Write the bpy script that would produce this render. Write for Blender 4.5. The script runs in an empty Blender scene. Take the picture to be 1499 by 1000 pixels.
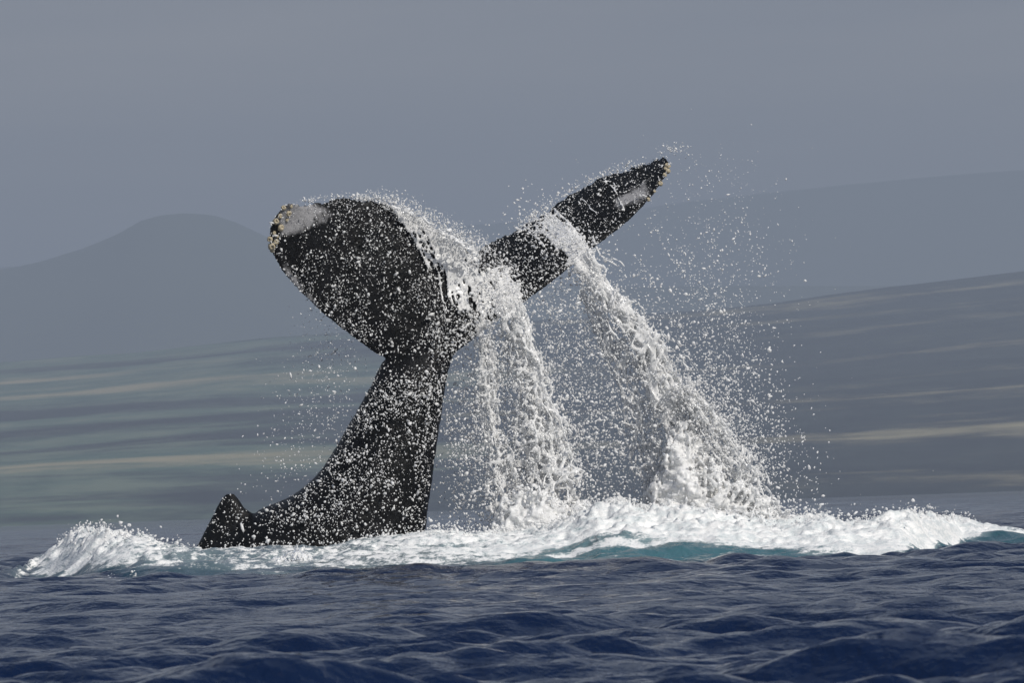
import bpy, bmesh, math, random
import numpy as np
from mathutils import Vector, Matrix
from mathutils.bvhtree import BVHTree

random.seed(7)
rng = np.random.default_rng(7)
scene = bpy.context.scene
COL = scene.collection

# ------------------------------------------------------------------ camera
CAM_H = 0.55                       # metres above mean sea level
FOCAL = 224.1
SENSOR = 36.0
PITCH = math.radians(1.49)
ROLL = math.radians(-1.99)
cam_data = bpy.data.cameras.new('camera')
cam = bpy.data.objects.new('camera', cam_data)
COL.objects.link(cam)
CAM_ROT = Matrix.Rotation(math.pi / 2 + PITCH, 3, 'X') @ Matrix.Rotation(ROLL, 3, 'Z')
CAM_POS = Vector((0, 0, CAM_H))
cam.matrix_world = Matrix.Translation(CAM_POS) @ CAM_ROT.to_4x4()
cam_data.lens = FOCAL
cam_data.sensor_width = SENSOR
cam_data.clip_start = 0.5
cam_data.clip_end = 60000
cam_data.dof.use_dof = True
cam_data.dof.focus_distance = 70.0
cam_data.dof.aperture_fstop = 18.0
scene.camera = cam

# ------------------------------------------------------------------ sky, sun, exposure
SUN_EL = math.radians(40)
SUN_AZ = math.radians(138)         # clockwise from the view direction (+Y): behind and to the right
world = bpy.data.worlds.new('World')
scene.world = world
world.use_nodes = True
wn, wl = world.node_tree.nodes, world.node_tree.links
wn.clear()
w_out = wn.new('ShaderNodeOutputWorld')
w_bg = wn.new('ShaderNodeBackground')
w_bg.inputs['Strength'].default_value = 0.1
w_sky = wn.new('ShaderNodeTexSky')
w_sky.sky_type = 'NISHITA'
w_sky.sun_disc = False
w_sky.sun_elevation = SUN_EL
w_sky.sun_rotation = SUN_AZ
w_tc = wn.new('ShaderNodeTexCoord')
w_map = wn.new('ShaderNodeMapping')
w_map.inputs['Scale'].default_value = (5.0, 5.0, 48.0)
w_noise = wn.new('ShaderNodeTexNoise')
w_noise.inputs['Scale'].default_value = 1.0
w_noise.inputs['Detail'].default_value = 6.0
w_noise.inputs['Roughness'].default_value = 0.55
w_ramp = wn.new('ShaderNodeValToRGB')                # cloud deck: darker and paler greys
w_ramp.color_ramp.elements[0].position = 0.3
w_ramp.color_ramp.elements[0].color = (2.5, 2.5, 2.7, 1)
w_ramp.color_ramp.elements[1].position = 0.72
w_ramp.color_ramp.elements[1].color = (4.7, 4.35, 3.95, 1)
w_mix = wn.new('ShaderNodeMixRGB')
w_sep = wn.new('ShaderNodeSeparateXYZ')              # cloud banks low down all round, opening to blue sky overhead
w_cov = wn.new('ShaderNodeMapRange')
w_cov.inputs['From Min'].default_value = 0.08
w_cov.inputs['From Max'].default_value = 0.55
w_cov.inputs['To Min'].default_value = 0.95
w_cov.inputs['To Max'].default_value = 0.12
wl.new(w_tc.outputs['Generated'], w_sep.inputs[0])
wl.new(w_sep.outputs['Z'], w_cov.inputs['Value'])
wl.new(w_cov.outputs[0], w_mix.inputs['Fac'])
wl.new(w_tc.outputs['Generated'], w_map.inputs['Vector'])
wl.new(w_map.outputs[0], w_noise.inputs['Vector'])
wl.new(w_noise.outputs['Fac'], w_ramp.inputs[0])
wl.new(w_sky.outputs[0], w_mix.inputs['Color1'])
wl.new(w_ramp.outputs[0], w_mix.inputs['Color2'])
wl.new(w_mix.outputs[0], w_bg.inputs['Color'])
wl.new(w_bg.outputs[0], w_out.inputs['Surface'])

sun_data = bpy.data.lights.new('sun', 'SUN')
sun_data.energy = 4.3
sun_data.angle = math.radians(0.53)
sun_data.color = (1.0, 0.95, 0.87)
sun = bpy.data.objects.new('sun', sun_data)
COL.objects.link(sun)
sdir = Vector((math.sin(SUN_AZ) * math.cos(SUN_EL), math.cos(SUN_AZ) * math.cos(SUN_EL), math.sin(SUN_EL)))
sun.rotation_euler = sdir.to_track_quat('Z', 'Y').to_euler()
sun.location = (20, -20, 60)

scene.view_settings.view_transform = 'Standard'
scene.view_settings.look = 'None'
scene.view_settings.exposure = 0.0
scene.view_settings.gamma = 1.0
scene.view_settings.use_curve_mapping = False
scene.cycles.max_bounces = 8
scene.cycles.transparent_max_bounces = 12
scene.cycles.volume_bounces = 0

# ------------------------------------------------------------------ helpers
PXS = SENSOR / 1499.0 / FOCAL
RM = np.array(CAM_ROT)


def W(px, py, Y):
    """World points at depth Y for outline points measured on the photograph (vectorised)."""
    px, py, Y = np.broadcast_arrays(np.asarray(px, float), np.asarray(py, float), np.asarray(Y, float))
    d = np.stack([(px - 749.5) * PXS, -(py - 500.0) * PXS, -np.ones_like(px)], -1) @ RM.T
    p = d * (Y / d[..., 1])[..., None]
    p[..., 2] += CAM_H
    return p


def hashf(i, j, k, seed):
    h = (i.astype(np.int64) * 374761393 + j.astype(np.int64) * 668265263 + k.astype(np.int64) * 2147483647 + seed * 1274126177) & 0xFFFFFFFF
    h = ((h ^ (h >> 13)) * 1274126177) & 0xFFFFFFFF
    h = ((h ^ (h >> 16)) * 2246822519) & 0xFFFFFFFF
    h = h ^ (h >> 15)
    return (h & 0xFFFFFF) / float(0xFFFFFF)


def vnoise(p, seed=0):
    """smooth value noise in -1..1 at points p (N,3)"""
    p = np.asarray(p, float)
    f = np.floor(p)
    t = p - f
    t = t * t * t * (t * (t * 6 - 15) + 10)
    i, j, k = (f[..., a].astype(np.int64) for a in range(3))
    r = 0
    for a in (0, 1):
        for b in (0, 1):
            for c in (0, 1):
                w = (t[..., 0] if a else 1 - t[..., 0]) * (t[..., 1] if b else 1 - t[..., 1]) * (t[..., 2] if c else 1 - t[..., 2])
                r = r + w * hashf(i + a, j + b, k + c, seed)
    return r * 2 - 1


def fbm(p, seed=0, octv=4, gain=0.5):
    p = np.asarray(p, float)
    r, a, s = 0, 1.0, 0
    for o in range(octv):
        r = r + a * vnoise(p * (2.03 ** o) + o * 17.3, seed + o)
        s += a
        a *= gain
    return r / s


def worley(p, seed=0):
    p = np.asarray(p, float)
    f = np.floor(p).astype(np.int64)
    f1 = np.full(p.shape[:-1], 9.0)
    f2 = np.full(p.shape[:-1], 9.0)
    for a in (-1, 0, 1):
        for b in (-1, 0, 1):
            for c in (-1, 0, 1):
                i, j, k = f[..., 0] + a, f[..., 1] + b, f[..., 2] + c
                d = np.sqrt((i + hashf(i, j, k, seed) - p[..., 0]) ** 2 + (j + hashf(i, j, k, seed + 11) - p[..., 1]) ** 2
                            + (k + hashf(i, j, k, seed + 23) - p[..., 2]) ** 2)
                f2 = np.minimum(f2, np.maximum(f1, d))
                f1 = np.minimum(f1, d)
    return f1, f2


def sstep(a, b, x):
    t = np.clip((x - a) / (b - a), 0, 1)
    return t * t * (3 - 2 * t)


def mesh_np(name, verts, faces, mat=None, smooth=True, attrs=None, parent=None):
    """one mesh object from numpy arrays; faces (M,3) or (M,4)"""
    me = bpy.data.meshes.new(name)
    verts = np.asarray(verts, np.float32).reshape(-1, 3)
    faces = np.asarray(faces, np.int32)
    n = faces.shape[1]
    me.vertices.add(len(verts))
    me.vertices.foreach_set('co', verts.ravel())
    me.loops.add(faces.size)
    me.loops.foreach_set('vertex_index', faces.ravel())
    me.polygons.add(len(faces))
    me.polygons.foreach_set('loop_start', np.arange(0, faces.size, n, dtype=np.int32))
    me.polygons.foreach_set('loop_total', np.full(len(faces), n, np.int32))
    me.update(calc_edges=True)
    me.validate()
    me.polygons.foreach_set('use_smooth', np.full(len(me.polygons), smooth))
    for k, v in (attrs or {}).items():
        at = me.attributes.new(k, 'FLOAT', 'POINT')
        at.data.foreach_set('value', np.asarray(v, np.float32).ravel())
    if mat:
        me.materials.append(mat)
    ob = bpy.data.objects.new(name, me)
    COL.objects.link(ob)
    if parent:
        ob.parent = parent
    return ob


def grid_faces(nr, nc):
    i = np.arange(nr * nc).reshape(nr, nc)
    return np.stack([i[:-1, :-1], i[:-1, 1:], i[1:, 1:], i[1:, :-1]], -1).reshape(-1, 4)


def tag(o, label=None, cat=None, group=None, kind=None):
    for k, v in (('label', label), ('category', cat), ('group', group), ('kind', kind)):
        if v:
            o[k] = v
    return o


class NT:
    """small wrapper for building node materials"""
    def __init__(self, name):
        self.m = bpy.data.materials.new(name)
        self.m.use_nodes = True
        self.n, self.l = self.m.node_tree.nodes, self.m.node_tree.links
        self.n.clear()
        self.out = self.n.new('ShaderNodeOutputMaterial')

    def node(self, t, **kw):
        x = self.n.new(t)
        for k, v in kw.items():
            if k in x.inputs:
                if hasattr(v, 'is_linked') or isinstance(v, bpy.types.NodeSocket):
                    self.l.new(v, x.inputs[k])
                else:
                    x.inputs[k].default_value = v
            else:
                setattr(x, k, v)
        return x

    def link(self, a, b):
        self.l.new(a, b)

    def math(self, op, a, b=None, clamp=False):
        x = self.n.new('ShaderNodeMath')
        x.operation = op
        x.use_clamp = clamp
        for i, v in enumerate((a, b)):
            if v is None:
                continue
            if isinstance(v, bpy.types.NodeSocket):
                self.l.new(v, x.inputs[i])
            else:
                x.inputs[i].default_value = v
        return x.outputs[0]

    def mix(self, fac, a, b):
        x = self.n.new('ShaderNodeMixRGB')
        for i, v in zip(('Fac', 'Color1', 'Color2'), (fac, a, b)):
            if isinstance(v, bpy.types.NodeSocket):
                self.l.new(v, x.inputs[i])
            else:
                x.inputs[i].default_value = v
        return x.outputs[0]

    def ramp(self, fac, lo, hi):
        x = self.n.new('ShaderNodeMapRange')
        x.interpolation_type = 'SMOOTHSTEP'
        self.l.new(fac, x.inputs['Value'])
        x.inputs['From Min'].default_value = lo
        x.inputs['From Max'].default_value = hi
        return x.outputs[0]

    def noise(self, vec, scale, detail=4.0, rough=0.55):
        x = self.n.new('ShaderNodeTexNoise')
        self.l.new(vec, x.inputs['Vector'])
        x.inputs['Scale'].default_value = scale
        x.inputs['Detail'].default_value = detail
        x.inputs['Roughness'].default_value = rough
        return x.outputs['Fac']

    def mapped(self, vec, scale):
        x = self.n.new('ShaderNodeMapping')
        self.l.new(vec, x.inputs['Vector'])
        x.inputs['Scale'].default_value = scale
        return x.outputs[0]


# ------------------------------------------------------------------ materials
def mat_sea():
    t = NT('sea_water')
    tc = t.node('ShaderNodeTexCoord').outputs['Object']
    foam = t.node('ShaderNodeAttribute', attribute_name='foam').outputs['Fac']
    teal = t.node('ShaderNodeAttribute', attribute_name='teal').outputs['Fac']
    n1 = t.noise(t.mapped(tc, (1.3, 0.8, 3.0)), 5.0, 6.0, 0.68)
    n2 = t.noise(t.mapped(tc, (1.0, 0.6, 2.0)), 26.0, 3.0, 0.6)
    nn = t.math('ADD', t.math('MULTIPLY', n1, 0.75), t.math('MULTIPLY', n2, 0.25))
    # foam covers where its amount beats the noise
    s = t.math('ADD', t.math('MULTIPLY', foam, 1.15), t.math('SUBTRACT', t.math('MULTIPLY', nn, 2.4), 1.77))
    ff = t.ramp(s, -0.10, 0.22)
    deep = (0.0024, 0.0095, 0.036, 1)
    col = t.mix(t.math('MULTIPLY', teal, 0.9), deep, (0.055, 0.145, 0.17, 1))
    milky = t.math('MULTIPLY', t.ramp(foam, 0.1, 0.7), 0.55)
    col = t.mix(milky, col, (0.30, 0.37, 0.38, 1))
    bump_n = t.noise(t.mapped(tc, (1.0, 0.7, 1.0)), 9.0, 4.0, 0.6)
    far_n = t.noise(t.mapped(tc, (0.8, 1.0, 1.0)), 0.9, 5.0, 0.6)
    bump_far = t.node('ShaderNodeBump', Strength=0.55, Distance=0.30)
    t.link(far_n, bump_far.inputs['Height'])
    bump = t.node('ShaderNodeBump', Strength=0.7, Distance=0.04)
    t.link(bump_n, bump.inputs['Height'])
    t.link(bump_far.outputs[0], bump.inputs['Normal'])
    water = t.node('ShaderNodeBsdfPrincipled', Roughness=0.05, IOR=1.333)
    water.inputs['Specular IOR Level'].default_value = 0.37
    t.link(col, water.inputs['Base Color'])
    t.link(bump.outputs[0], water.inputs['Normal'])
    bump2 = t.node('ShaderNodeBump', Strength=0.7, Distance=0.05)
    t.link(nn, bump2.inputs['Height'])
    fo = t.node('ShaderNodeBsdfPrincipled', Roughness=0.55)
    t.link(t.mix(t.ramp(nn, 0.40, 0.58), (0.60, 0.64, 0.65, 1), (0.83, 0.83, 0.82, 1)), fo.inputs['Base Color'])
    t.link(bump2.outputs[0], fo.inputs['Normal'])
    mx = t.node('ShaderNodeMixShader')
    t.link(ff, mx.inputs[0])
    t.link(water.outputs[0], mx.inputs[1])
    t.link(fo.outputs[0], mx.inputs[2])
    t.link(mx.outputs[0], t.out.inputs['Surface'])
    return t.m


def mat_white_water(name, clear=0.22, scale=14.0):
    """aerated falling water: milky white with clearer films in between"""
    t = NT(name)
    tc = t.node('ShaderNodeTexCoord').outputs['Object']
    n = t.noise(tc, scale, 4.0, 0.6)
    white = t.node('ShaderNodeBsdfPrincipled', Roughness=0.22, IOR=1.33)
    white.inputs['Base Color'].default_value = (0.90, 0.90, 0.90, 1)
    tr = t.node('ShaderNodeBsdfTranslucent')
    tr.inputs['Color'].default_value = (0.94, 0.95, 0.95, 1)
    a = t.node('ShaderNodeMixShader')
    a.inputs[0].default_value = 0.34
    t.link(white.outputs[0], a.inputs[1])
    t.link(tr.outputs[0], a.inputs[2])
    glass = t.node('ShaderNodeBsdfPrincipled', Roughness=0.06, IOR=1.33)
    glass.inputs['Base Color'].default_value = (0.95, 0.97, 0.98, 1)
    glass.inputs['Transmission Weight'].default_value = 1.0
    b = t.node('ShaderNodeMixShader')
    f = t.math('MULTIPLY', t.ramp(n, 0.40, 0.68), clear * 1.6, True)
    t.link(f, b.inputs[0])
    t.link(a.outputs[0], b.inputs[1])
    t.link(glass.outputs[0], b.inputs[2])
    t.link(b.outputs[0], t.out.inputs['Surface'])
    return t.m


def mat_whale():
    t = NT('wet_whale_skin')
    tc = t.node('ShaderNodeTexCoord').outputs['Object']
    pale = t.node('ShaderNodeAttribute', attribute_name='pale').outputs['Fac']
    n = t.noise(tc, 3.0, 6.0, 0.6)
    n2 = t.noise(tc, 22.0, 5.0, 0.65)
    col = t.mix(t.ramp(n, 0.45, 0.8), (0.0045, 0.0046, 0.0048, 1), (0.010, 0.0105, 0.012, 1))
    col = t.mix(t.math('MULTIPLY', t.ramp(n2, 0.58, 0.75), 0.5), col, (0.032, 0.034, 0.036, 1))
    pn = t.math('ADD', pale, t.math('MULTIPLY', t.math('SUBTRACT', n2, 0.5), 0.9))
    col = t.mix(t.math('MULTIPLY', t.ramp(pn, 0.35, 1.05), 0.75), col, (0.33, 0.33, 0.345, 1))
    bump = t.node('ShaderNodeBump', Strength=0.55, Distance=0.02)
    t.link(t.noise(tc, 38.0, 4.0, 0.6), bump.inputs['Height'])
    p = t.node('ShaderNodeBsdfPrincipled', IOR=1.36)
    p.inputs['Specular IOR Level'].default_value = 0.16
    t.link(t.math('ADD', t.math('MULTIPLY', n2, 0.25), 0.22), p.inputs['Roughness'])
    t.link(col, p.inputs['Base Color'])
    t.link(bump.outputs[0], p.inputs['Normal'])
    t.link(p.outputs[0], t.out.inputs['Surface'])
    return t.m


def mat_barnacle():
    t = NT('barnacle_shell')
    tc = t.node('ShaderNodeTexCoord').outputs['Object']
    n = t.noise(tc, 45.0, 4.0)
    p = t.node('ShaderNodeBsdfPrincipled', Roughness=0.6)
    t.link(t.mix(n, (0.10, 0.085, 0.06, 1), (0.62, 0.54, 0.38, 1)), p.inputs['Base Color'])
    t.link(p.outputs[0], t.out.inputs['Surface'])
    return t.m


def mat_land(name, seed, dark_right, tan_amount=1.0):
    t = NT(name)
    tc = t.node('ShaderNodeTexCoord').outputs['Object']
    mp = t.node('ShaderNodeMapping')
    t.link(tc, mp.inputs['Vector'])
    mp.inputs['Location'].default_value = (seed * 13.1, seed * 7.7, 0)
    # strips of old lava, dry grass and scrub that run along the slope
    strips = t.noise(t.mapped(mp.outputs[0], (0.0019, 0.0058, 0.0019)), 1.0, 5.0, 0.62)
    fine = t.noise(t.mapped(mp.outputs[0], (0.016, 0.012, 0.016)), 1.0, 6.0, 0.72)
    big = t.noise(t.mapped(mp.outputs[0], (0.0009, 0.0016, 0.0009)), 1.0, 3.0)
    sx = t.node('ShaderNodeSeparateXYZ')
    t.link(tc, sx.inputs[0])
    side = t.ramp(t.math('ADD', sx.outputs['X'], t.math('MULTIPLY', big, 260.0)), dark_right, dark_right + 260)
    grass = t.mix(t.ramp(fine, 0.35, 0.65), (0.065, 0.115, 0.085, 1), (0.14, 0.175, 0.125, 1))
    lava = t.mix(t.ramp(fine, 0.35, 0.65), (0.010, 0.012, 0.017, 1), (0.030, 0.036, 0.036, 1))
    amount = t.math('SUBTRACT', t.math('ADD', strips, t.math('MULTIPLY', t.math('SUBTRACT', fine, 0.5), 0.30)), t.math('MULTIPLY', side, 0.24))
    col = t.mix(t.ramp(amount, 0.35, 0.52), lava, grass)
    if tan_amount < 0.5:
        col = t.mix(t.ramp(big, 0.3, 0.7), (0.05, 0.065, 0.05, 1), (0.07, 0.085, 0.06, 1))     # distant even scrub
    tan = t.math('ADD', strips, t.math('MULTIPLY', t.math('SUBTRACT', fine, 0.5), 0.34))
    col = t.mix(t.math('MULTIPLY', t.ramp(tan, 0.54, 0.74), tan_amount * 0.65), col, (0.46, 0.38, 0.23, 1))
    p = t.node('ShaderNodeBsdfDiffuse')
    t.link(col, p.inputs['Color'])
    t.link(p.outputs[0], t.out.inputs['Surface'])
    return t.m


M_SEA = mat_sea()
M_WW = mat_white_water('aerated_water')
M_DROP = mat_white_water('water_drop', clear=0.10, scale=60.0)
M_WHALE = mat_whale()
M_BARN = mat_barnacle()

# ------------------------------------------------------------------ sea
NW = 150
wlen = np.exp(rng.uniform(math.log(0.14), math.log(7.0), NW))
wdir = rng.normal(math.radians(97), math.radians(31), NW)
wk = 2 * math.pi / wlen
wkx, wky = wk * np.cos(wdir), wk * np.sin(wdir)
wph = rng.uniform(0, 2 * math.pi, NW)
wamp = 0.0080 * wlen ** 0.82 * rng.uniform(0.5, 1.4, NW)
wamp = np.minimum(wamp, 0.0105)
wamp[wlen > 2.2] *= 0.62


def sea_z(x, y, cell=None):
    z = np.zeros_like(x)
    for a, kx, ky, ph, L in zip(wamp, wkx, wky, wph, wlen):
        s = np.sin(kx * x + ky * y + ph)
        w = a * (s - 0.28 * (1 - s * s))          # trochoid-like: flat troughs, sharper crests
        if cell is not None:
            w = w * np.clip((L / cell - 1.8) / 1.6, 0, 1)
        z += w
    gust = 0.75 + 0.35 * vnoise(np.stack([x * 0.11, y * 0.05, np.zeros_like(x)], -1), 3)
    return z * gust


rows = np.concatenate([np.exp(np.arange(math.log(3.0), math.log(12.0), 0.012)),
                       np.exp(np.arange(math.log(12.0), math.log(110.0), 0.0020)),
                       np.exp(np.arange(math.log(110.0), math.log(700.0), 0.0032)), np.exp(np.arange(math.log(700.0), math.log(3200.0), 0.012)), [4000, 9000, 30000]])
a_in = np.arange(-0.135, 0.1351, 0.00125)
a_out = 0.135 + np.cumsum(0.0025 * 1.18 ** np.arange(27))
a_out = a_out[a_out < 1.2]
ang = np.concatenate([-a_out[::-1], a_in, a_out])
DD, AA = np.meshgrid(rows, np.tan(ang), indexing='ij')
XX, YY = DD * AA, DD.copy()
cell = np.maximum(np.gradient(rows)[:, None] * np.ones_like(AA), DD * np.gradient(np.tan(ang))[None, :])
ZZ = sea_z(XX, YY, cell)
ZZ *= 1 - sstep(3000, 3600, DD)
zero = np.zeros(ZZ.size)
sea = mesh_np('sea', np.stack([XX, YY, ZZ], -1), grid_faces(*ZZ.shape), M_SEA, attrs={'foam': zero, 'teal': zero})
tag(sea, kind='structure', label='dark navy open sea with small wind waves')

# ------------------------------------------------------------------ land behind
def ridge_land(name, label, y0, y1, crest, mat, seed, back=500.0, rough=6.0, nx=260, ny=160, half=None, power=1.0):
    """terrain rising from a shore at y0 to the crest line (photo points) at distance y1"""
    cx = np.array([c[0] for c in crest], float)
    cp = W(cx, [c[1] for c in crest], y1)
    half = half or y1 * 0.35
    xs = np.linspace(-half, half, nx)
    ys = np.concatenate([np.linspace(y0, y1, ny), np.linspace(y1, y1 + back, 12)[1:]])
    X, Y = np.meshgrid(xs, ys)
    zc = np.interp(X, cp[:, 0], cp[:, 2])
    f = np.clip((Y - y0) / (y1 - y0), 0, 1) ** power
    P = np.stack([X / 420, Y / 420, np.zeros_like(X)], -1)
    relief = fbm(P, seed, 5, 0.5)
    Z = zc * f + relief * rough * np.clip((Y - y0) / 300, 0, 1) * 2
    Z = np.where(Y > y1, zc - (Y - y1) * 0.12 + relief * rough * 2, Z)
    shore = 60 * fbm(np.stack([X / 300, X * 0, X * 0], -1), seed + 5, 4)
    Z = Z - 1.2 * np.exp(-np.clip(Y - y0 - 0, 0, None) / 60) + 1.0 * sstep(40 + shore, 110 + shore, Y - y0)
    Z[0] = -3
    o = mesh_np(name, np.stack([X, Y, Z], -1), grid_faces(*Z.shape), mat)
    return tag(o, kind='structure', label=label)


ridge_land('coastal_slope', 'hazy grassy lava slope rising from the far shore', 2300, 4300,
           [(-900, 590), (0, 536), (200, 522), (400, 500), (700, 480), (1000, 462), (1150, 447), (1300, 425), (1499, 404), (2400, 330)],
           mat_land('slope_ground', 1, -60.0), 21, rough=3.0, nx=240, ny=220)
ridge_land('cinder_cone_hill', 'pale blue rounded hill far behind the slope', 5400, 6600,
           [(-900, 480), (0, 397), (60, 384), (120, 366), (170, 345), (205, 325), (235, 316), (270, 313), (310, 316), (345, 327), (380, 343),
            (420, 362), (480, 385), (600, 405), (900, 420), (1499, 420), (2400, 440)],
           mat_land('far_hill_ground', 2, 9000.0, 0.0), 33, rough=2.0, nx=420, ny=60)
ridge_land('far_mountain', 'faint mountain flank lost in haze behind the hills', 7800, 8800,
           [(-900, 470), (0, 392), (250, 372), (500, 350), (700, 333), (850, 322), (1000, 300), (1250, 272), (1499, 248), (2400, 215)],
           mat_land('far_mountain_ground', 3, -20000.0, 0.0), 45, rough=4.0, nx=200, ny=50)

# ------------------------------------------------------------------ whale
WY = 70.0


def loft(rings):
    """closed tube through a list of equal-length rings; returns verts, faces"""
    n = len(rings[0])
    v = [p for r in rings for p in r]
    f = []
    for i in range(len(rings) - 1):
        for j in range(n):
            k = (j + 1) % n
            f.append((i * n + j, i * n + k, (i + 1) * n + k, (i + 1) * n + j))
    c0, c1 = len(v), len(v) + 1
    v.append(np.mean(rings[0], 0))
    v.append(np.mean(rings[-1], 0))
    m = (len(rings) - 1) * n
    for j in range(n):
        k = (j + 1) % n
        f.append((c0, k, j))
        f.append((c1, m + j, m + k))
    return v, f


def resample(pts, n):
    """smooth (Catmull-Rom) resampling of a list of rows"""
    p = np.asarray(pts, float)
    q = np.vstack([2 * p[0] - p[1], p, 2 * p[-1] - p[-2]])
    out = []
    for t in np.linspace(0, len(p) - 1 - 1e-9, n):
        i = int(t)
        u = t - i
        a, b, c, d = q[i], q[i + 1], q[i + 2], q[i + 3]
        out.append(0.5 * ((2 * b) + (c - a) * u + (2 * a - 5 * b + 4 * c - d) * u * u + (3 * b - a - 3 * c + d) * u ** 3))
    return np.array(out)


bm = bmesh.new()


def add_geo(v, f):
    vs = [bm.verts.new(p) for p in v]
    for q in f:
        try:
            bm.faces.new([vs[i] for i in q])
        except ValueError:
            pass


# tail stock: back edge x,y / belly edge x,y / half thickness across
stock = resample([(604, 486, 688, 474, .05), (586, 508, 676, 500, .10), (560, 530, 663, 524, .19), (545, 560, 653, 560, .29), (526, 595, 647, 600, .33), (505, 632, 641, 642, .38),
                  (481, 672, 634, 690, .44), (456, 703, 628, 735, .49), (424, 727, 622, 782, .54), (374, 751, 612, 840, .60), (308, 800, 585, 905, .66),
                  (220, 870, 500, 985, .70), (120, 960, 390, 1070, .60)], 60)
rings = []
for lx, ly, rx, ry, hw in stock:
    A = W(lx, ly, WY)
    B = W(rx, ry, WY)
    c, h = (A + B) / 2, (B - A) / 2
    rings.append([c + h * math.cos(a) * (1.0) + np.array((0, 1, 0)) * hw * math.sin(a) * (0.92 + 0.08 * abs(math.sin(a)))
                  for a in np.linspace(0, 2 * math.pi, 32, endpoint=False)])
add_geo(*loft(rings))

# flukes: leading edge x,y,Y / trailing edge x,y,Y / thickness
LEFT = [(640, 545, 70.05, 720, 392, 70.30, .20), (612, 535, 70.0, 708, 382, 70.28, .21), (562, 524, 69.92, 680, 362, 70.22, .19), (520, 497, 69.80, 640, 335, 70.12, .16),
        (470, 457, 69.62, 585, 303, 69.98, .13), (432, 421, 69.45, 530, 291, 69.80, .105), (405, 386, 69.30, 488, 290, 69.60, .085),
        (393, 352, 69.18, 452, 298, 69.40, .07), (398, 324, 69.10, 434, 297, 69.22, .055), (414, 303, 69.08, 428, 295, 69.12, .035)]
RIGHT = [(600, 520, 70.0, 690, 378, 70.28, .20), (640, 532, 70.02, 698, 372, 70.35, .21), (686, 503, 70.10, 706, 361, 70.55, .19), (728, 469, 70.2, 722, 352, 70.90, .17), (770, 440, 70.3, 745, 342, 71.2, .15),
         (812, 409, 70.45, 785, 319, 71.4, .13), (855, 373, 70.6, 830, 288, 71.5, .11), (905, 336, 70.8, 875, 261, 71.6, .09),
         (943, 301, 71.0, 915, 248, 71.65, .075), (967, 270, 71.2, 948, 236, 71.7, .06), (983, 243, 71.4, 972, 226, 71.7, .04)]


def lobe(st, sign, seed):
    st = resample(st, 70)
    rings = []
    L = W(st[:, 0], st[:, 1], st[:, 2])
    T = W(st[:, 3], st[:, 4], st[:, 5])
    for i in range(len(st)):
        i0, i1 = max(i - 1, 0), min(i + 1, len(st) - 1)
        span = (L[i1] + T[i1]) - (L[i0] + T[i0])
        ch = T[i] - L[i]
        n = np.cross(span, ch)
        n /= np.linalg.norm(n) + 1e-9
        if n[1] > 0:
            n = -n                                    # towards the viewer
        s = i / (len(st) - 1)
        th = st[i, 6]
        wob = 0.028 * math.sin(i * 1.35 + seed) * math.sin(i * 0.63) * sstep(0.1, 0.4, s)      # ragged trailing edge
        ring = []
        m = 14
        for k in range(2 * m):
            c = (1 - math.cos(math.pi * (k if k <= m else 2 * m - k) / m)) / 2
            prof = 2.6 * (0.2969 * math.sqrt(c) - 0.126 * c - 0.3516 * c ** 2 + 0.2843 * c ** 3 - 0.1015 * c ** 4) + 0.06
            if k in (0, m):
                prof = 0.0
            cm = 0.10 * math.sin(math.pi * c) * np.linalg.norm(ch) * 0.5
            p = L[i] + ch * (c + (wob / np.linalg.norm(ch)) * c ** 4) + n * (cm * 0.4 + (th * prof if 0 < k < m else -th * prof))
            ring.append(p)
        rings.append(ring)
    add_geo(*loft(rings))


lobe(LEFT, -1, 0.3)
lobe(RIGHT, 1, 1.7)

# dorsal fin, thick at its foot
fin = resample([(276, 830, 425, 800, .20), (288, 800, 396, 765, .16), (301, 774, 372, 753, .115), (314, 750, 358, 744, .085), (324, 732, 350, 733, .06), (331, 723, 343, 723, .035)], 24)
rings = []
for lx, ly, rx, ry, hw in fin:
    A, B = W(lx, ly, WY - .02), W(rx, ry, WY - .02)
    c, h = (A + B) / 2, (B - A) / 2
    rings.append([c + h * math.cos(a) + np.array((0, 1, 0)) * hw * math.sin(a) for a in np.linspace(0, 2 * math.pi, 24, endpoint=False)])
add_geo(*loft(rings))
bmesh.ops.recalc_face_normals(bm, faces=bm.faces)
me = bpy.data.meshes.new('whale_cage')
bm.to_mesh(me)
bm.free()
cage = bpy.data.objects.new('whale_cage', me)
COL.objects.link(cage)
md = cage.modifiers.new('weld', 'REMESH')
md.mode = 'VOXEL'
md.voxel_size = 0.021
ms = cage.modifiers.new('soft', 'SMOOTH')
ms.factor = 0.5
ms.iterations = 4
dg = bpy.context.evaluated_depsgraph_get()
ev = cage.evaluated_get(dg)
me2 = bpy.data.meshes.new_from_object(ev)
bpy.data.objects.remove(cage)
nv = len(me2.vertices)
co = np.empty(nv * 3, np.float32)
me2.vertices.foreach_get('co', co)
co = co.reshape(-1, 3).astype(float)
no = np.empty(nv * 3, np.float32)
me2.vertices.foreach_get('normal', no)
no = no.reshape(-1, 3).astype(float)
co += no * (0.010 * fbm(co * 3.2, 5, 4) + 0.004 * vnoise(co * 17, 8))[:, None]
me2.vertices.foreach_set('co', co.astype(np.float32).ravel())
me2.polygons.foreach_set('use_smooth', np.ones(len(me2.polygons), bool))


def blob(px, py, r, sx=1.0):
    p = W(px, py, WY)
    q = co[:, [0, 2]]
    return np.exp(-(((q[:, 0] - p[0]) / sx) ** 2 + (q[:, 1] - p[2]) ** 2) / r ** 2)


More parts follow.
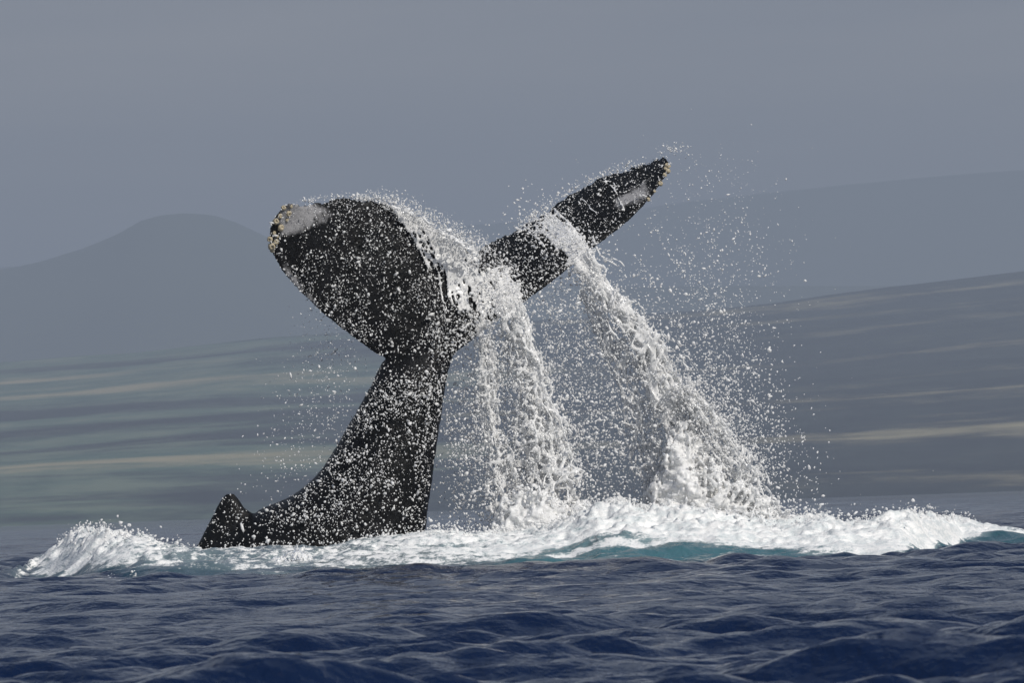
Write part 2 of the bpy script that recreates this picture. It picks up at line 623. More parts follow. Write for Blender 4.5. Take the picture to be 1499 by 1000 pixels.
front = np.clip(-no[:, 1] * 3, 0, 1)
pale = 1.1 * blob(432, 326, .14) + .9 * blob(445, 318, .14, 1.5) + .6 * blob(470, 314, .13, 1.8) + .55 * blob(424, 345, .09)
for q in ((417, 398), (421, 408), (427, 420), (434, 431), (442, 442), (452, 452)):
    pale += 0.85 * blob(q[0] + 8, q[1] - 3, .075)
pale += 1.0 * blob(932, 277, .11, 1.5) + .7 * blob(912, 290, .10, 1.5) + .55 * blob(950, 262, .08) + .4 * blob(955, 250, .06)
pale *= 0.25 + 1.15 * (fbm(co * 8, 14, 4) * 0.8 + 0.5)
at = me2.attributes.new('pale', 'FLOAT', 'POINT')
at.data.foreach_set('value', np.clip(pale * front, 0, 1.3).astype(np.float32))
me2.materials.clear()
me2.materials.append(M_WHALE)
me2.name = 'body'
me2.update()

whale = bpy.data.objects.new('humpback_whale', None)
COL.objects.link(whale)
whale.location = W(560, 800, WY)
tag(whale, 'black humpback whale throwing its barnacled tail flukes up out of the sea', 'whale')
body = bpy.data.objects.new('body', me2)
COL.objects.link(body)
body.parent = whale
body.matrix_parent_inverse = Matrix.Translation(-whale.location)
bvh = BVHTree.FromPolygons([Vector(c) for c in co], [tuple(p.vertices) for p in me2.polygons])


def on_whale(px, py, Y, lift=0.03, keep=0.5):
    """point on the whale's near side along that line of sight, else at depth Y"""
    p = Vector(W(px, py, Y))
    d = (p - CAM_POS).normalized()
    h = bvh.ray_cast(CAM_POS, d)
    if h[0] is not None and abs(h[0].y - Y) < keep * 4:
        return h[0] - d * lift
    return p


# barnacles
def barnacle_mesh():
    b = bmesh.new()
    n = 9
    prof = [(1.0, -0.25), (0.92, 0.25), (0.62, 0.72), (0.40, 0.74), (0.25, 0.45)]
    vr = []
    for r, z in prof:
        vr.append([b.verts.new((r * math.cos(2 * math.pi * j / n) * (1 + .12 * (j % 2)), r * math.sin(2 * math.pi * j / n) * (1 + .12 * (j % 2)), z)) for j in range(n)])
    for a, c in zip(vr[:-1], vr[1:]):
        for j in range(n):
            b.faces.new((a[j], a[(j + 1) % n], c[(j + 1) % n], c[j]))
    b.faces.new(vr[-1])
    m = bpy.data.meshes.new('barnacle')
    b.to_mesh(m)
    b.free()
    for p in m.polygons:
        p.use_smooth = True
    m.materials.append(M_BARN)
    return m


bmesh_b = barnacle_mesh()
spots = [(398, 361, .042), (404, 354, .034), (394, 350, .032), (401, 341, .024), (411, 333, .040), (404, 324, .036), (410, 316, .030), (422, 312, .036),
         (415, 304, .028), (426, 302, .022), (396, 366, .028), (420, 322, .022), (406, 346, .018),
         (977, 243, .036), (979, 250, .030), (973, 256, .026), (969, 268, .030), (974, 247, .022), (959, 290, .026), (963, 279, .018)]
for px, py, r in spots:
    hit = None
    for k in range(40):                       # step towards the lobe until the line meets skin
        qx = px + (0.5 * k if px < 700 else -0.5 * k)
        d = (Vector(W(qx, py + .1 * k, 70)) - CAM_POS).normalized()
        h = bvh.ray_cast(CAM_POS, d)
        if h[0] is not None:
            hit = h
            break
    if hit is None:
        continue
    o = bpy.data.objects.new('barnacle', bmesh_b)
    COL.objects.link(o)
    q = (hit[1] + Vector((random.uniform(-.3, .3), random.uniform(-.5, 0), random.uniform(-.2, .4)))).to_track_quat('Z', 'Y')
    o.matrix_world = Matrix.Translation(hit[0]) @ q.to_matrix().to_4x4() @ Matrix.Rotation(random.uniform(0, 6), 4, 'Z') @ Matrix.Diagonal((r, r, r * random.uniform(.9, 1.3), 1))
    o.parent = whale
    o.matrix_parent_inverse = Matrix.Translation(-whale.location)

# ------------------------------------------------------------------ foam on the sea round the whale
crest = np.array([(-40, 840), (20, 832), (60, 812), (90, 789), (120, 777), (160, 775), (200, 784), (250, 793), (300, 801), (430, 799), (480, 798), (540, 785), (600, 779), (650, 776), (700, 783),
                  (760, 777), (830, 766), (870, 743), (910, 738), (950, 747), (1000, 744), (1060, 752), (1100, 764), (1150, 766), (1180, 759), (1210, 757),
                  (1235, 768), (1270, 764), (1300, 752), (1330, 748), (1360, 755), (1400, 760), (1440, 768), (1480, 776), (1530, 786), (1600, 800)], float)
foot = np.array([(-40, 845), (60, 836), (300, 836), (470, 837), (560, 831), (700, 821), (850, 815), (1000, 818), (1100, 815), (1180, 811), (1250, 805), (1300, 799), (1400, 788), (1460, 781), (1600, 776)], float)


def horizon(px):
    return 742.8 + (749.5 - px) * math.tan(-ROLL)


fpx = np.interp(crest[:, 0], foot[:, 0], foot[:, 1])
yf = 0.52 / ((fpx - horizon(crest[:, 0])) * PXS)
yf = np.clip(yf, 63.5, 71.5)
yc = np.clip(yf + 2.6, 68.7, 73.5)
cw = W(crest[:, 0], crest[:, 1], yc)
fx = np.arange(-6.4, 6.6, 0.021)
fy = np.concatenate([np.arange(61.5, 66, 0.06), np.arange(66, 72, 0.028), np.arange(72, 76.5, 0.05)])
FX, FY = np.meshgrid(fx, fy)
zc = np.interp(FX, cw[:, 0], cw[:, 2])
Yc = np.interp(FX, cw[:, 0], yc)
Yf = np.interp(FX, cw[:, 0], yf)
P3 = np.stack([FX, FY, np.zeros_like(FX)], -1)
Yc = Yc + 0.35 * fbm(P3 * (0.5, 0, 0), 61, 3)
u = (FY - Yf) / (Yc - Yf)
prof = np.where(u < 1, sstep(0, 1, u) * 0.75 + 0.25 * np.clip(u, 0, 1), np.clip(1 - (FY - Yc) / 2.4, 0, 1) ** 1.3)
prof = np.where(u < 0, 0, prof)
zs = sea_z(FX, FY, np.full_like(FX, 0.05))
px_of = FX / FY * 70 / 0.0075 + 749.5
billow = 1 - np.abs(fbm(P3 * (3.2, 2.6, 1), 71, 5, 0.55)) * 2
lump = np.interp(px_of, [0, 80, 220, 330, 560, 640, 820, 1050, 1200, 1420, 1500], [.2, 1, .8, .35, .5, .5, 1.1, 1.1, 1.1, .8, .2])
fz = zc * prof * (0.9 + 0.1 * billow) + 0.10 * (billow - 0.35) * lump * sstep(0.25, 0.9, prof)
fz += 0.03 * fbm(P3 * (9, 7, 1), 75, 3) * lump * sstep(0.2, 0.8, prof)
edge = sstep(-0.5, 0.0, u) * sstep(-6.35, -5.6, FX) * sstep(6.5, 6.0, FX) * sstep(76.3, 75.0, FY)
Hz = zs * (1 - 0.55 * prof) + fz + 0.012 - (1 - edge) * 0.12
side_white = np.interp(px_of, [-40, 40, 100, 200, 280, 420, 520, 600, 760, 850, 1100, 1200, 1440, 1500, 1560], [0, .5, .85, .62, .47, .46, .54, .68, .72, .82, .9, 1.0, .95, .5, .1])
lowcut = np.interp(px_of, [0, 150, 300, 500, 650, 740, 900, 1080, 1180, 1280, 1400, 1470], [.05, .2, .12, .10, .10, .28, .38, .28, .02, .0, .05, .42])
streak = fbm(P3 * (0.9, 3.2, 1), 81, 4)
foam_a = side_white * sstep(lowcut - 0.16, lowcut + 0.30, prof + 0.22 * streak) * sstep(-0.05, 0.1, u)
foam_a += 0.24 * sstep(0.0, 0.5, streak) * sstep(0, 0.2, u) * side_white
foam_a *= 1 - 0.85 * sstep(0.4, 2.0, FY - Yc)
teal_a = np.interp(px_of, [0, 80, 300, 500, 680, 780, 1120, 1200, 1260, 1499], [.0, .30, .30, .10, .30, .95, .9, .5, .6, .6]) * sstep(-0.05, 0.15, u) * sstep(1.0, 0.6, u)
foam = mesh_np('sea_foam', np.stack([FX, FY, Hz], -1), grid_faces(*Hz.shape), M_SEA, attrs={'foam': foam_a, 'teal': teal_a})
tag(foam, 'white churned foam and milky teal water spread round the whale', 'foam', kind='stuff')


def foam_height(x, y):
    j = np.clip(((x - fx[0]) / 0.021).astype(int), 0, len(fx) - 1)
    i = np.clip(np.searchsorted(fy, y), 0, len(fy) - 1)
    return Hz[i, j]


# ------------------------------------------------------------------ falling water
try:
    import openvdb
except Exception:
    openvdb = None

ICO_V = None


def ico(sub=1):
    b = bmesh.new()
    bmesh.ops.create_icosphere(b, subdivisions=sub, radius=1)
    v = np.array([x.co for x in b.verts])
    f = np.array([[x.index for x in g.verts] for g in b.faces])
    b.free()
    return v, f


def drops_mesh(name, P, R, mat, stretch=None, sub=1, parent=None):
    """many small drops as one mesh; each an irregular stretched ball"""
    v, f = ico(sub)
    n = len(P)
    R = np.asarray(R)
    q = rng.normal(size=(n, 4))
    q /= np.linalg.norm(q, axis=1)[:, None]
    w, x, y, z = q.T
    M = np.stack([1 - 2 * (y * y + z * z), 2 * (x * y - z * w), 2 * (x * z + y * w),
                  2 * (x * y + z * w), 1 - 2 * (x * x + z * z), 2 * (y * z - x * w),
                  2 * (x * z - y * w), 2 * (y * z + x * w), 1 - 2 * (x * x + y * y)], -1).reshape(n, 3, 3)
    st = np.ones((n, 3)) * rng.uniform(.75, 1.1, (n, 3))
    st[:, 0] *= 1 + np.minimum(rng.exponential(0.6, n), 1.6) if stretch is None else stretch
    vv = v[None] * (1 + 0.16 * rng.normal(size=(n, len(v), 1)))
    vv = vv * (st * R[:, None])[:, None, :]
    vv = np.einsum('nij,nkj->nki', M, vv) + np.asarray(P)[:, None, :]
    ff = f[None] + (np.arange(n) * len(v))[:, None, None]
    return mesh_np(name, vv.reshape(-1, 3), ff.reshape(-1, 3), mat)


def fluid_mesh(name, P, R, mat, voxel=0.0086, blur=1):
    """liquid surface round a cloud of particles (union of balls, softened)"""
    P, R = np.asarray(P, float), np.asarray(R, float)
    if openvdb is None:
        k = rng.permutation(len(P))[:40000]
        return drops_mesh(name, P[k], R[k], mat)
    lo = P.min(0) - 0.12
    dims = np.ceil((P.max(0) + 0.12 - lo) / voxel).astype(int)
    F = np.full(int(np.prod(dims)), -2.0 * voxel, np.float32)
    g = (P - lo) / voxel
    Rq = np.maximum(np.round(R / (voxel * 0.25)), 3) * voxel * 0.25
    for r in np.unique(Rq):
        s = Rq == r
        gi = g[s]
        base = np.floor(gi).astype(int)
        m = int(math.ceil(r / voxel)) + 2
        for a in range(-m, m + 1):
            for b in range(-m, m + 1):
                for c in range(-m, m + 1):
                    if (a * a + b * b + c * c) ** .5 > m + 0.5:
                        continue
                    idx = base + (a, b, c)
                    d = r - np.sqrt(((idx - gi) ** 2).sum(1)) * voxel
                    k = d > -2 * voxel
                    if not k.any():
                        continue
                    fi = (idx[k, 0] * dims[1] + idx[k, 1]) * dims[2] + idx[k, 2]
                    np.maximum.at(F, fi, d[k].astype(np.float32))
    F = F.reshape(dims)
    F = np.minimum(F, 3 * voxel)
    for _ in range(blur):
        for ax in range(3):
            F = 0.5 * F + 0.25 * (np.roll(F, 1, ax) + np.roll(F, -1, ax))
    grid = openvdb.FloatGrid(2.0 * voxel)
    grid.copyFromArray(np.ascontiguousarray(-F), tolerance=0.0)
    pts, quads = grid.convertToQuads(0.28 * voxel * blur)
    pts = np.asarray(pts, float) * voxel + lo
    return mesh_np(name, pts, np.asarray(quads).astype(np.int32)[:, ::-1], mat)


def path(pts, n):
    return resample(pts, n)


def strand_cloud(line, count, rad, seed, depth=0.5, wander=1.0, step=0.006, lift=0.03, keep=0.5):
    """threads of water that run down one stream, parting and meeting.
    line rows: photo x, y, half width in photo px, depth Y"""
    r = np.random.default_rng(seed)
    base = path(line, 400)
    seg = np.linalg.norm(np.diff(base[:, :2], axis=0), axis=1)
    L = np.concatenate([[0], np.cumsum(seg)]) * 0.0075
    Ps, Rs = [], []
    tan = np.gradient(base[:, :2], axis=0)
    tan /= np.linalg.norm(tan, axis=1)[:, None] + 1e-9
    nor = np.stack([-tan[:, 1], tan[:, 0]], 1)
    for s in range(count):
        a0, a1 = sorted(r.uniform(0, 1, 2))
        if r.random() < 0.55:
            a0, a1 = r.uniform(0, .12), r.uniform(.7, 1)
        if a1 - a0 < 0.08:
            a1 = min(1, a0 + 0.15)
        n = int((a1 - a0) * L[-1] / step) + 4
        l = np.linspace(a0, a1, n) * L[-1]
        bx = np.interp(l, L, base[:, 0])
        by = np.interp(l, L, base[:, 1])
        hw = np.interp(l, L, base[:, 2])
        yy = np.interp(l, L, base[:, 3])
        nx, ny = np.interp(l, L, nor[:, 0]), np.interp(l, L, nor[:, 1])
        c0 = r.normal(0, 0.45)
        z0 = np.zeros_like(l)
        uu = c0 + wander * (0.55 * vnoise(np.stack([l * 1.6, z0 + s * 3.7, z0], -1), seed) + 0.28 * vnoise(np.stack([l * 6, z0 + s * 3.7, z0], -1), seed + 1)
                            + 0.12 * vnoise(np.stack([l * 19, z0 + s * 3.7, z0], -1), seed + 2))
        vv = r.normal(0, 0.35) + 0.6 * vnoise(np.stack([l * 2, z0 + s * 5.1, z0 + 9], -1), seed + 3)
        uu = np.tanh(uu * 0.9)
        p = W(bx + nx * hw * uu, by + ny * hw * uu, yy + vv * depth * hw * 0.0075)
        rr = rad * r.uniform(.55, 1.25) * (0.72 + 0.75 * vnoise(np.stack([l * 9, z0 + s * 1.9, z0], -1), seed + 4) ** 2 + 0.25 * vnoise(np.stack([l * 30, z0 + s, z0], -1), seed + 5))
        gap = vnoise(np.stack([l * 4, z0 + s * 7.7, z0], -1), seed + 6) > -0.62
        rr = rr * (0.35 + 0.65 * np.minimum(1, np.minimum(l - l[0], l[-1] - l) / 0.10))
        Ps.append(p[gap])
        Rs.append(np.maximum(rr[gap], 0.004))
    return np.vstack(Ps), np.concatenate(Rs)


def web_cloud(line, n, rad, seed, cellsize=0.13, width=0.10, depth=0.4, fill=0.0):
    """torn film of water: ligaments between holes, scattered through the stream"""
    r = np.random.default_rng(seed)
    base = path(line, 400)
    tan = np.gradient(base[:, :2], axis=0)
    wgt = base[:, 2] * np.linalg.norm(tan, axis=1)
    tan /= np.linalg.norm(tan, axis=1)[:, None] + 1e-9
    i = np.searchsorted(np.cumsum(wgt) / wgt.sum(), r.random(n))
    i = np.clip(i, 0, 399)
    uu = np.clip(r.normal(0, .48, n), -1.25, 1.25)
    hw = base[i, 2]
    bend = 0.6 * vnoise(np.stack([base[i, 0] * .02, base[i, 1] * .02, uu * 1.5], -1), seed + 4)
    vv = bend + r.integers(-1, 2, n) * .45 + r.normal(0, .015, n)
    p = W(base[i, 0] - tan[i, 1] * hw * uu, base[i, 1] + tan[i, 0] * hw * uu, base[i, 3] + vv * depth * hw * .0075)
    warp = np.stack([vnoise(p * 4, seed + 7), vnoise(p * 4 + 31, seed + 8), vnoise(p * 4 + 57, seed + 9)], -1) * 0.05
    q = (p + warp) / np.array([cellsize, cellsize * 2.2, cellsize * 1.45])
    f1, f2 = worley(q, seed)
    e = f2 - f1
    loc = width * (0.75 + 0.7 * vnoise(p * 3.1, seed + 10)) * np.exp(-0.5 * (np.abs(uu) / .8) ** 2)
    k = (e < loc) | (vnoise(p * 5.5, seed + 12) * .5 + .5 < fill * np.exp(-(uu / .55) ** 2))
    return p[k], (rad * (0.95 + 0.45 * vnoise(p * 8, seed + 15)))[k]


def surf_stick(P, lift, d):
    """draw points that lie in front of the whale onto its wet skin"""
    out = P.copy()
    for i in range(len(P)):
        v = Vector(P[i])
        dr = (v - CAM_POS).normalized()
        h = bvh.ray_cast(CAM_POS, dr)
        if h[0] is not None:
            out[i] = h[0] - dr * (lift * (0.2 + 0.8 * d[i]))
    return out


# -- stream that pours off the middle of the flukes
A_main = [(712, 395, 22, 69.9), (738, 425, 28, 69.95), (757, 470, 24, 70.0), (775, 520, 22, 70.0), (786, 570, 26, 70.0), (800, 620, 32, 70.0), (808, 670, 42, 70.0), (812, 720, 55, 69.9), (812, 785, 78, 69.8)]
A_left = [(704, 470, 10, 70.0), (714, 540, 16, 70.0), (716, 600, 18, 70.0), (728, 650, 22, 70.0), (738, 700, 32, 69.95), (748, 785, 46, 69.9)]
A_mid = [(745, 470, 16, 70.1), (752, 540, 26, 70.1), (765, 600, 30, 70.1), (775, 660, 36, 70.1), (785, 720, 44, 70.1), (790, 785, 60, 70.0)]
parts = [strand_cloud(A_main, 38, .0115, 101, depth=.8), web_cloud(A_main, 60000, .0115, 102, cellsize=.13, width=.11, depth=.8, fill=.14),
         strand_cloud(A_left, 20, .0105, 103, depth=.8), web_cloud(A_left, 16000, .011, 104, cellsize=.10, width=.10, depth=.8),
         strand_cloud(A_mid, 14, .010, 105, depth=.8), web_cloud(A_mid, 26000, .010, 106, cellsize=.12, width=.08, depth=.8)]
# runnels over the left fluke
run = [[(560, 298, 8, 69.8), (612, 325, 14, 69.8), (660, 352, 20, 69.8), (705, 378, 16, 69.9)],
       [(585, 315, 7, 69.8), (612, 350, 8, 69.8), (640, 390, 8, 69.8), (648, 430, 5, 69.8), (657, 472, 4, 69.8)],
       [(610, 328, 12, 69.8), (645, 365, 16, 69.8), (668, 405, 14, 69.8), (678, 450, 10, 69.8), (690, 490, 8, 69.8)],
       [(640, 345, 14, 69.8), (680, 385, 24, 69.8), (705, 425, 22, 69.8), (712, 470, 14, 69.8), (706, 500, 10, 69.9)],
       [(690, 375, 12, 69.8), (735, 405, 8, 70.1), (757, 440, 6, 70.1)],
       [(572, 303, 6, 69.8), (602, 338, 7, 69.8), (622, 378, 6, 69.8), (630, 402, 4, 69.8)],
       [(655, 352, 10, 69.8), (690, 405, 13, 69.8), (722, 440, 12, 69.8), (745, 478, 9, 69.9)],
       [(625, 335, 8, 69.8), (655, 395, 9, 69.8), (664, 440, 7, 69.8), (684, 485, 6, 69.8)],
       [(590, 312, 16, 69.8), (632, 352, 20, 69.8), (662, 400, 20, 69.8), (685, 455, 16, 69.8)],
       [(640, 345, 18, 69.8), (680, 392, 22, 69.8), (700, 440, 20, 69.8), (715, 490, 12, 69.9)]]
for i, (ln, c, nn_) in enumerate(zip(run, (9, 4, 6, 8, 4, 4, 5, 4, 5, 6), (9000, 2500, 12000, 26000, 2500, 2500, 9000, 3000, 20000, 24000))):
    parts.append(strand_cloud(ln, c, .0070, 120 + i, depth=.3, wander=1.0))
    parts.append(web_cloud(ln, nn_, .0075, 140 + i, cellsize=.10, width=.052, depth=.3, fill=.04 if i == 0 else 0))
parts.append(strand_cloud([(x, y, w_ * 1.9, d_) for x, y, w_, d_ in A_main[2:]], 12, .0075, 161, depth=.8, wander=1.7))
PA = np.vstack([p for p, _ in parts])
RA = np.concatenate([r for _, r in parts])
dA = vnoise(PA * 5.0, 77) * .5 + .5
# only the upper part of the cloud can touch the fluke
near = PA[:, 2] > W(700, 530, 70)[2]
PA[near] = surf_stick(PA[near], .07, dA[near])
wA = fluid_mesh('water_stream', PA, RA, M_WW)
tag(wA, 'white water pouring off the notch between the two flukes', 'falling water', 'streams of water falling from the flukes')

# -- stream that pours off the far fluke
B_main = [(785, 325, 16, 70.6), (815, 338, 20, 70.5), (845, 370, 18, 70.4), (880, 420, 16, 70.4), (915, 460, 19, 70.4), (945, 502, 22, 70.4), (966, 550, 30, 70.4), (990, 600, 30, 70.4), (1004, 650, 26, 70.4), (1012, 700, 36, 70.4), (1014, 790, 70, 70.3)]
B_web = [(850, 425, 10, 70.6), (890, 490, 20, 70.6), (925, 560, 28, 70.6), (938, 620, 28, 70.6), (950, 680, 28, 70.6), (955, 780, 34, 70.5)]
B_right = [(985, 560, 10, 70.2), (1020, 590, 18, 70.2), (1045, 630, 22, 70.2), (1080, 680, 30, 70.2), (1110, 725, 34, 70.2), (1130, 785, 40, 70.2)]
parts = [strand_cloud(B_main, 52, .0125, 201, depth=.8), web_cloud(B_main, 90000, .0125, 202, cellsize=.13, width=.15, depth=.8, fill=.34),
         strand_cloud(B_web, 18, .0105, 203, depth=.8), web_cloud(B_web, 30000, .0105, 204, cellsize=.16, width=.09, depth=.8),
         strand_cloud(B_right, 22, .0105, 205, depth=.8), web_cloud(B_right, 22000, .010, 206, cellsize=.10, width=.09, depth=.8)]
thin = [([(820, 292, 9, 71.2), (850, 318, 10, 71), (870, 345, 9, 70.8), (882, 372, 7, 70.6), (905, 385, 8, 70.6), (918, 408, 5, 70.6)], 4),
        ([(835, 280, 12, 71.2), (862, 300, 13, 71), (884, 320, 10, 70.8)], 5), ([(745, 342, 9, 70.8), (785, 328, 12, 70.8), (830, 342, 14, 70.6), (845, 372, 12, 70.4)], 10),
        ([(765, 335, 14, 70.7), (788, 360, 16, 70.6), (805, 395, 12, 70.4)], 6), ([(862, 268, 7, 71.2), (895, 262, 8, 71.2), (908, 284, 7, 71)], 4),
        ([(800, 312, 14, 70.9), (825, 335, 18, 70.6), (852, 372, 16, 70.4)], 14), ([(805, 305, 8, 71.2), (838, 335, 10, 70.9), (862, 368, 8, 70.6)], 5),
        ([(880, 258, 9, 71.3), (905, 285, 12, 71), (915, 312, 9, 70.8)], 4)]
for i, (ln, c) in enumerate(thin):
    parts.append(strand_cloud(ln, c, .0062, 220 + i, depth=.3, wander=1.3))
parts.append(strand_cloud([(x, y, w_ * 2.0, d_) for x, y, w_, d_ in B_main[3:]], 16, .0075, 261, depth=.8, wander=1.7))
PB = np.vstack([p for p, _ in parts])
RB = np.concatenate([r for _, r in parts])
near = PB[:, 2] > W(900, 440, 70)[2]
PB[near] = surf_stick(PB[near], .06, vnoise(PB[near] * 5.0, 78) * .5 + .5)


# -- plume where the stream strikes the sea
def plume(base_y, Y, tops, n, seed, rad=.0125, cellsize=.085, width=.16, solid=1.0):
    """several torn sheets of water thrown up one behind the other, solid low down and lacy at the rim"""
    r = np.random.default_rng(seed)
    tx = np.array([t[0] for t in tops], float)
    ty = np.array([t[1] for t in tops], float)
    px = r.uniform(tx[0], tx[-1], n)
    tp = np.interp(px, tx, ty)
    lay = r.integers(0, 4, n)
    tp = tp + 34 * np.abs(fbm(np.stack([px * .028, lay * 3.3, 0 * px], -1), seed + 21, 3)) - 8
    py = tp + (base_y - tp) * r.random(n) ** .8
    inner = np.clip((py - tp) / (100.0 if base_y - ty.min() > 100 else 45.0), 0, 1)
    q0 = np.stack([px * .0075, lay * 7.7, py * .0075], -1)
    bulge = -0.22 * inner + 0.17 * fbm(q0 * 3.0, seed, 4) + 0.10 * np.abs(vnoise(q0 * 8, seed + 3)) + 0.05 * np.abs(vnoise(q0 * 17, seed + 4))
    p = W(px, py, Y + (lay - 1.2) * .17 + bulge)
    warp = np.stack([vnoise(q0 * 3, seed + 7), 0 * px, vnoise(q0 * 3 + 57, seed + 9)], -1) * 0.09
    f1, f2 = worley((q0 + warp) / np.array([cellsize, 1.0, cellsize * 1.5]), seed)
    e = f2 - f1
    k = (e < width * (.6 + .9 * inner + .5 * vnoise(q0 * 4, seed + 5))) | (fbm(q0 * 3.5, seed + 6, 3) * .9 + .5 < (inner ** 1.3) * solid)
    return p[k], (rad * (1 + .5 * vnoise(q0 * 7, seed + 15) + .25 * (e < .1)))[k]


pb, rb = plume(800, 70.25, [(915, 770), (940, 735), (965, 680), (985, 625), (1010, 605), (1030, 640), (1055, 680), (1085, 705), (1115, 728), (1150, 752), (1185, 775)], 90000, 301, solid=1.15)
PB = np.vstack([PB, pb])
RB = np.concatenate([RB, rb])
wB = fluid_mesh('water_stream', PB, RB, M_WW)
tag(wB, 'thick white column of water falling from the raised far fluke into a splash', 'falling water', 'streams of water falling from the flukes')

pm, rm = plume(805, 69.5, [(715, 790), (735, 735), (760, 715), (800, 718), (835, 745), (865, 737), (905, 730), (945, 742), (985, 755), (1030, 775)], 70000, 302, solid=1.0)
splash = fluid_mesh('splash_froth', pm, rm, M_WW)
tag(splash, 'low heap of bright froth between the two falling streams', 'splash', kind='stuff')

M_CLEAR = mat_white_water('thrown_water', clear=0.5, scale=20.0)
ps, rs = plume(834, 66.6, [(378, 836), (400, 822), (425, 812), (438, 797), (446, 803), (458, 820), (472, 832)], 9000, 303, rad=.009, cellsize=.07, width=.14, solid=.55)
tag(fluid_mesh('splash_crown', ps, rs, M_CLEAR, voxel=.009), 'small glassy splash thrown up in front of the whale beside its dorsal fin', 'splash')
ps, rs = plume(850, 65.6, [(150, 851), (165, 845), (190, 843), (215, 844), (240, 851)], 5000, 304, rad=.009, cellsize=.07, width=.12, solid=.6)
tag(fluid_mesh('breaking_wavelet', ps, rs, M_CLEAR, voxel=.009), 'thin line of froth on a wavelet below the left foam heap', 'splash', kind='stuff')

# ------------------------------------------------------------------ spray
dp, dr = [], []


def spray(n, px, py, Y, sig, rmed=.0065, rsig=.45):
    """gaussian puffs of drops; sig = (sx, sy) photo px and depth metres"""
    r = rng
    x = r.normal(px, sig[0], n)
    y = r.normal(py, sig[1], n)
    p = W(x, y, r.normal(Y, sig[2], n))
    dp.append(p)
    dr.append(np.clip(rmed * np.exp(r.normal(0, rsig, n)), .0028, .021))


def spray_along(line, n, grow, rmed=.0065, cl=True):
    base = path(line, 300)
    i = rng.integers(0, 300, n)
    hw = base[i, 2] * grow
    x = base[i, 0] + rng.normal(0, 1, n) * hw
    y = base[i, 1] + rng.normal(0, 1, n) * hw
    p = W(x, y, base[i, 3] + rng.normal(0, 1, n) * hw * .0075 * .8)
    if cl:
        k = vnoise(p * 4.5, 91) > -0.15
        p = p[k]
    dp.append(p)
    dr.append(np.clip(rmed * np.exp(rng.normal(0, .45, len(p))), .0028, .022))


for ln, n in ((A_main, 3800), (A_left, 2600), (A_mid, 2200), (B_main, 4200), (B_web, 2800), (B_right, 2600)):
    spray_along(ln, n, 1.15)
    spray_along(ln, n // 3, 2.2, .0055)
# curtain between and beside the streams
spray(1500, 690, 660, 70.1, (28, 70, .3))
spray(900, 700, 560, 70.1, (30, 50, .3))
spray(2600, 860, 640, 70.2, (55, 75, .4), .0058)
spray(1400, 850, 520, 70.3, (50, 60, .4), .0055)
spray(700, 840, 440, 70.3, (40, 35, .4), .005)
spray(2400, 1060, 600, 70.4, (48, 75, .4), .006)
spray(1200, 1080, 690, 70.4, (45, 40, .4), .0062)
spray(700, 1020, 450, 70.6, (55, 75, .4), .0052)
spray(420, 1060, 360, 70.9, (50, 60, .4), .0045)
spray(160, 1020, 270, 71.3, (45, 30, .3), .004)
for (x0, y0, x1, y1, n) in ((950, 320, 1010, 420, 60), (1000, 350, 1040, 470, 60), (1040, 330, 1065, 480, 70), (985, 430, 1015, 560, 80), (1080, 300, 1130, 420, 40), (935, 380, 965, 440, 50), (1030, 480, 1045, 600, 80)):
    tt = rng.random(n)
    p = W(x0 + (x1 - x0) * tt + rng.normal(0, 5, n), y0 + (y1 - y0) * tt + rng.normal(0, 5, n), rng.normal(70.7, .2, n))
    dp.append(p)
    dr.append(.0068 * np.exp(rng.normal(0, .4, n)))
# thin spray behind the tail stock
spray(420, 480, 500, 70.0, (28, 40, .4), .0048)
spray(620, 470, 600, 70.0, (38, 55, .4), .0052)
spray(160, 420, 690, 70.0, (35, 35, .3), .0055)
# mist thrown up along the trailing edges
for ln, n, gr in (([(520, 290, 4, 69.9), (570, 298, 8, 69.9), (620, 320, 10, 69.95), (670, 345, 10, 70), (712, 368, 10, 70)], 2400, 1.0),
                  ([(760, 333, 4, 71), (800, 305, 4, 71.2), (850, 270, 5, 71.4), (900, 250, 5, 71.5), (940, 240, 4, 71.6)], 420, 1.0),
                  ([(965, 225, 5, 71.6), (985, 220, 7, 71.6), (1000, 224, 9, 71.5)], 70, 1.0), ([(440, 295, 3, 69.4), (480, 289, 3, 69.6), (520, 288, 4, 69.9)], 130, 1)):
    spray_along(ln, n, gr, .0050, False)
# flecks over the foam
fxs = rng.uniform(-5.2, 5.3, 5200)
fys = np.interp(fxs, cw[:, 0], yc) + rng.normal(0, .35, 5200)
hh = foam_height(fxs, fys)
wt = np.interp(fxs / fys * 70 / .0075 + 749.5, [40, 100, 200, 300, 560, 700, 900, 1150, 1250, 1420, 1480], [.8, .9, .3, .12, .3, .8, 1, .9, .7, .35, .2])
k = rng.random(5200) < wt
dp.append(np.stack([fxs, fys, hh + np.abs(rng.normal(0, .055, 5200)) + .005], -1)[k])
dr.append(np.clip(.007 * np.exp(rng.normal(0, .5, 5200)), .003, .024)[k])
P = np.vstack(dp)
R = np.concatenate(dr)
k = P[:, 2] > 0.02
spray_o = drops_mesh('spray_droplets', P[k], R[k], M_DROP)
tag(spray_o, 'fine white spray of water drops hanging round the flukes and falling streams', 'spray', kind='stuff')

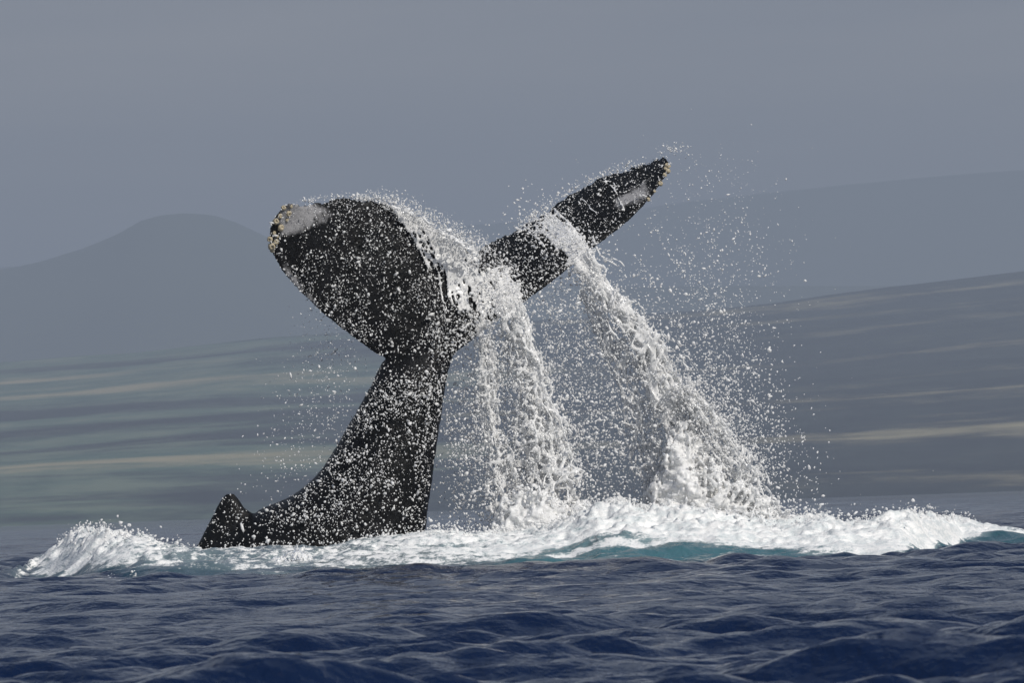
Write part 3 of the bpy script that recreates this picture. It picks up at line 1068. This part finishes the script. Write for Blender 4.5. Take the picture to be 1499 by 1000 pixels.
# drops in front of the dark skin
me2.calc_loop_triangles()
tri = np.array([t.vertices[:] for t in me2.loop_triangles])
a, b, c = co[tri[:, 0]], co[tri[:, 1]], co[tri[:, 2]]
fn = np.cross(b - a, c - a)
ar = np.linalg.norm(fn, axis=1) / 2
fn /= 2 * ar[:, None] + 1e-12
cen = (a + b + c) / 3
q = np.stack([(cen[:, 0]), cen[:, 2]], -1)
facing = np.clip(-fn[:, 1] - .25, 0, 1)
zn = (cen[:, 2]) / 4.0
dens = facing * ar * np.interp(cen[:, 2], [0, .3, .8, 1.4, 2.0, 2.6, 3.4, 4.2], [.30, .42, .8, 1.0, 1.1, 1.0, .8, .6])
dens *= np.clip(0.7 + 0.45 * vnoise(cen * 1.7, 55) + 0.6 * vnoise(cen * 6, 56), .05, 2)
dens[cen[:, 2] < 0.0] = 0
dens[cen[:, 0] < W(395, 740, 70)[0]] *= 0.4
n = 12000
ti = np.searchsorted(np.cumsum(dens) / dens.sum(), rng.random(n))
ti = np.clip(ti, 0, len(tri) - 1)
w = rng.dirichlet((1, 1, 1), n)
p = a[ti] * w[:, :1] + b[ti] * w[:, 1:2] + c[ti] * w[:, 2:]
p = p + np.array((0, -1, 0)) * rng.exponential(.10, n)[:, None] + fn[ti] * .006
rr = np.clip(.0044 * np.exp(rng.normal(0, .55, n)), .0026, .019) * np.interp(p[:, 2], [0, 1.5, 3, 4], [1.1, 1.05, .9, .8])
skin = drops_mesh('skin_droplets', p, rr, M_DROP)
tag(skin, 'white water drops streaming down over the black tail stock and flukes', 'spray', kind='stuff')

# ------------------------------------------------------------------ haze
t = NT('sea_haze')
vol = t.node('ShaderNodeVolumePrincipled')
vol.inputs['Color'].default_value = (0.51, 0.60, 0.75, 1)
vol.inputs['Density'].default_value = 0.00030
vol.inputs['Anisotropy'].default_value = 0.0
t.link(vol.outputs[0], t.out.inputs['Volume'])
x0, x1, y0, y1, z0, z1 = -31000, 31000, -400, 31000, -6, 520
hv = [(x, y, z) for x in (x0, x1) for y in (y0, y1) for z in (z0, z1)]
hf = [(0, 1, 3, 2), (4, 6, 7, 5), (0, 4, 5, 1), (2, 3, 7, 6), (0, 2, 6, 4), (1, 5, 7, 3)]
haze = mesh_np('haze', hv, hf, t.m, smooth=False)
tag(haze, 'blue grey sea haze over the far slopes', 'haze', kind='stuff')
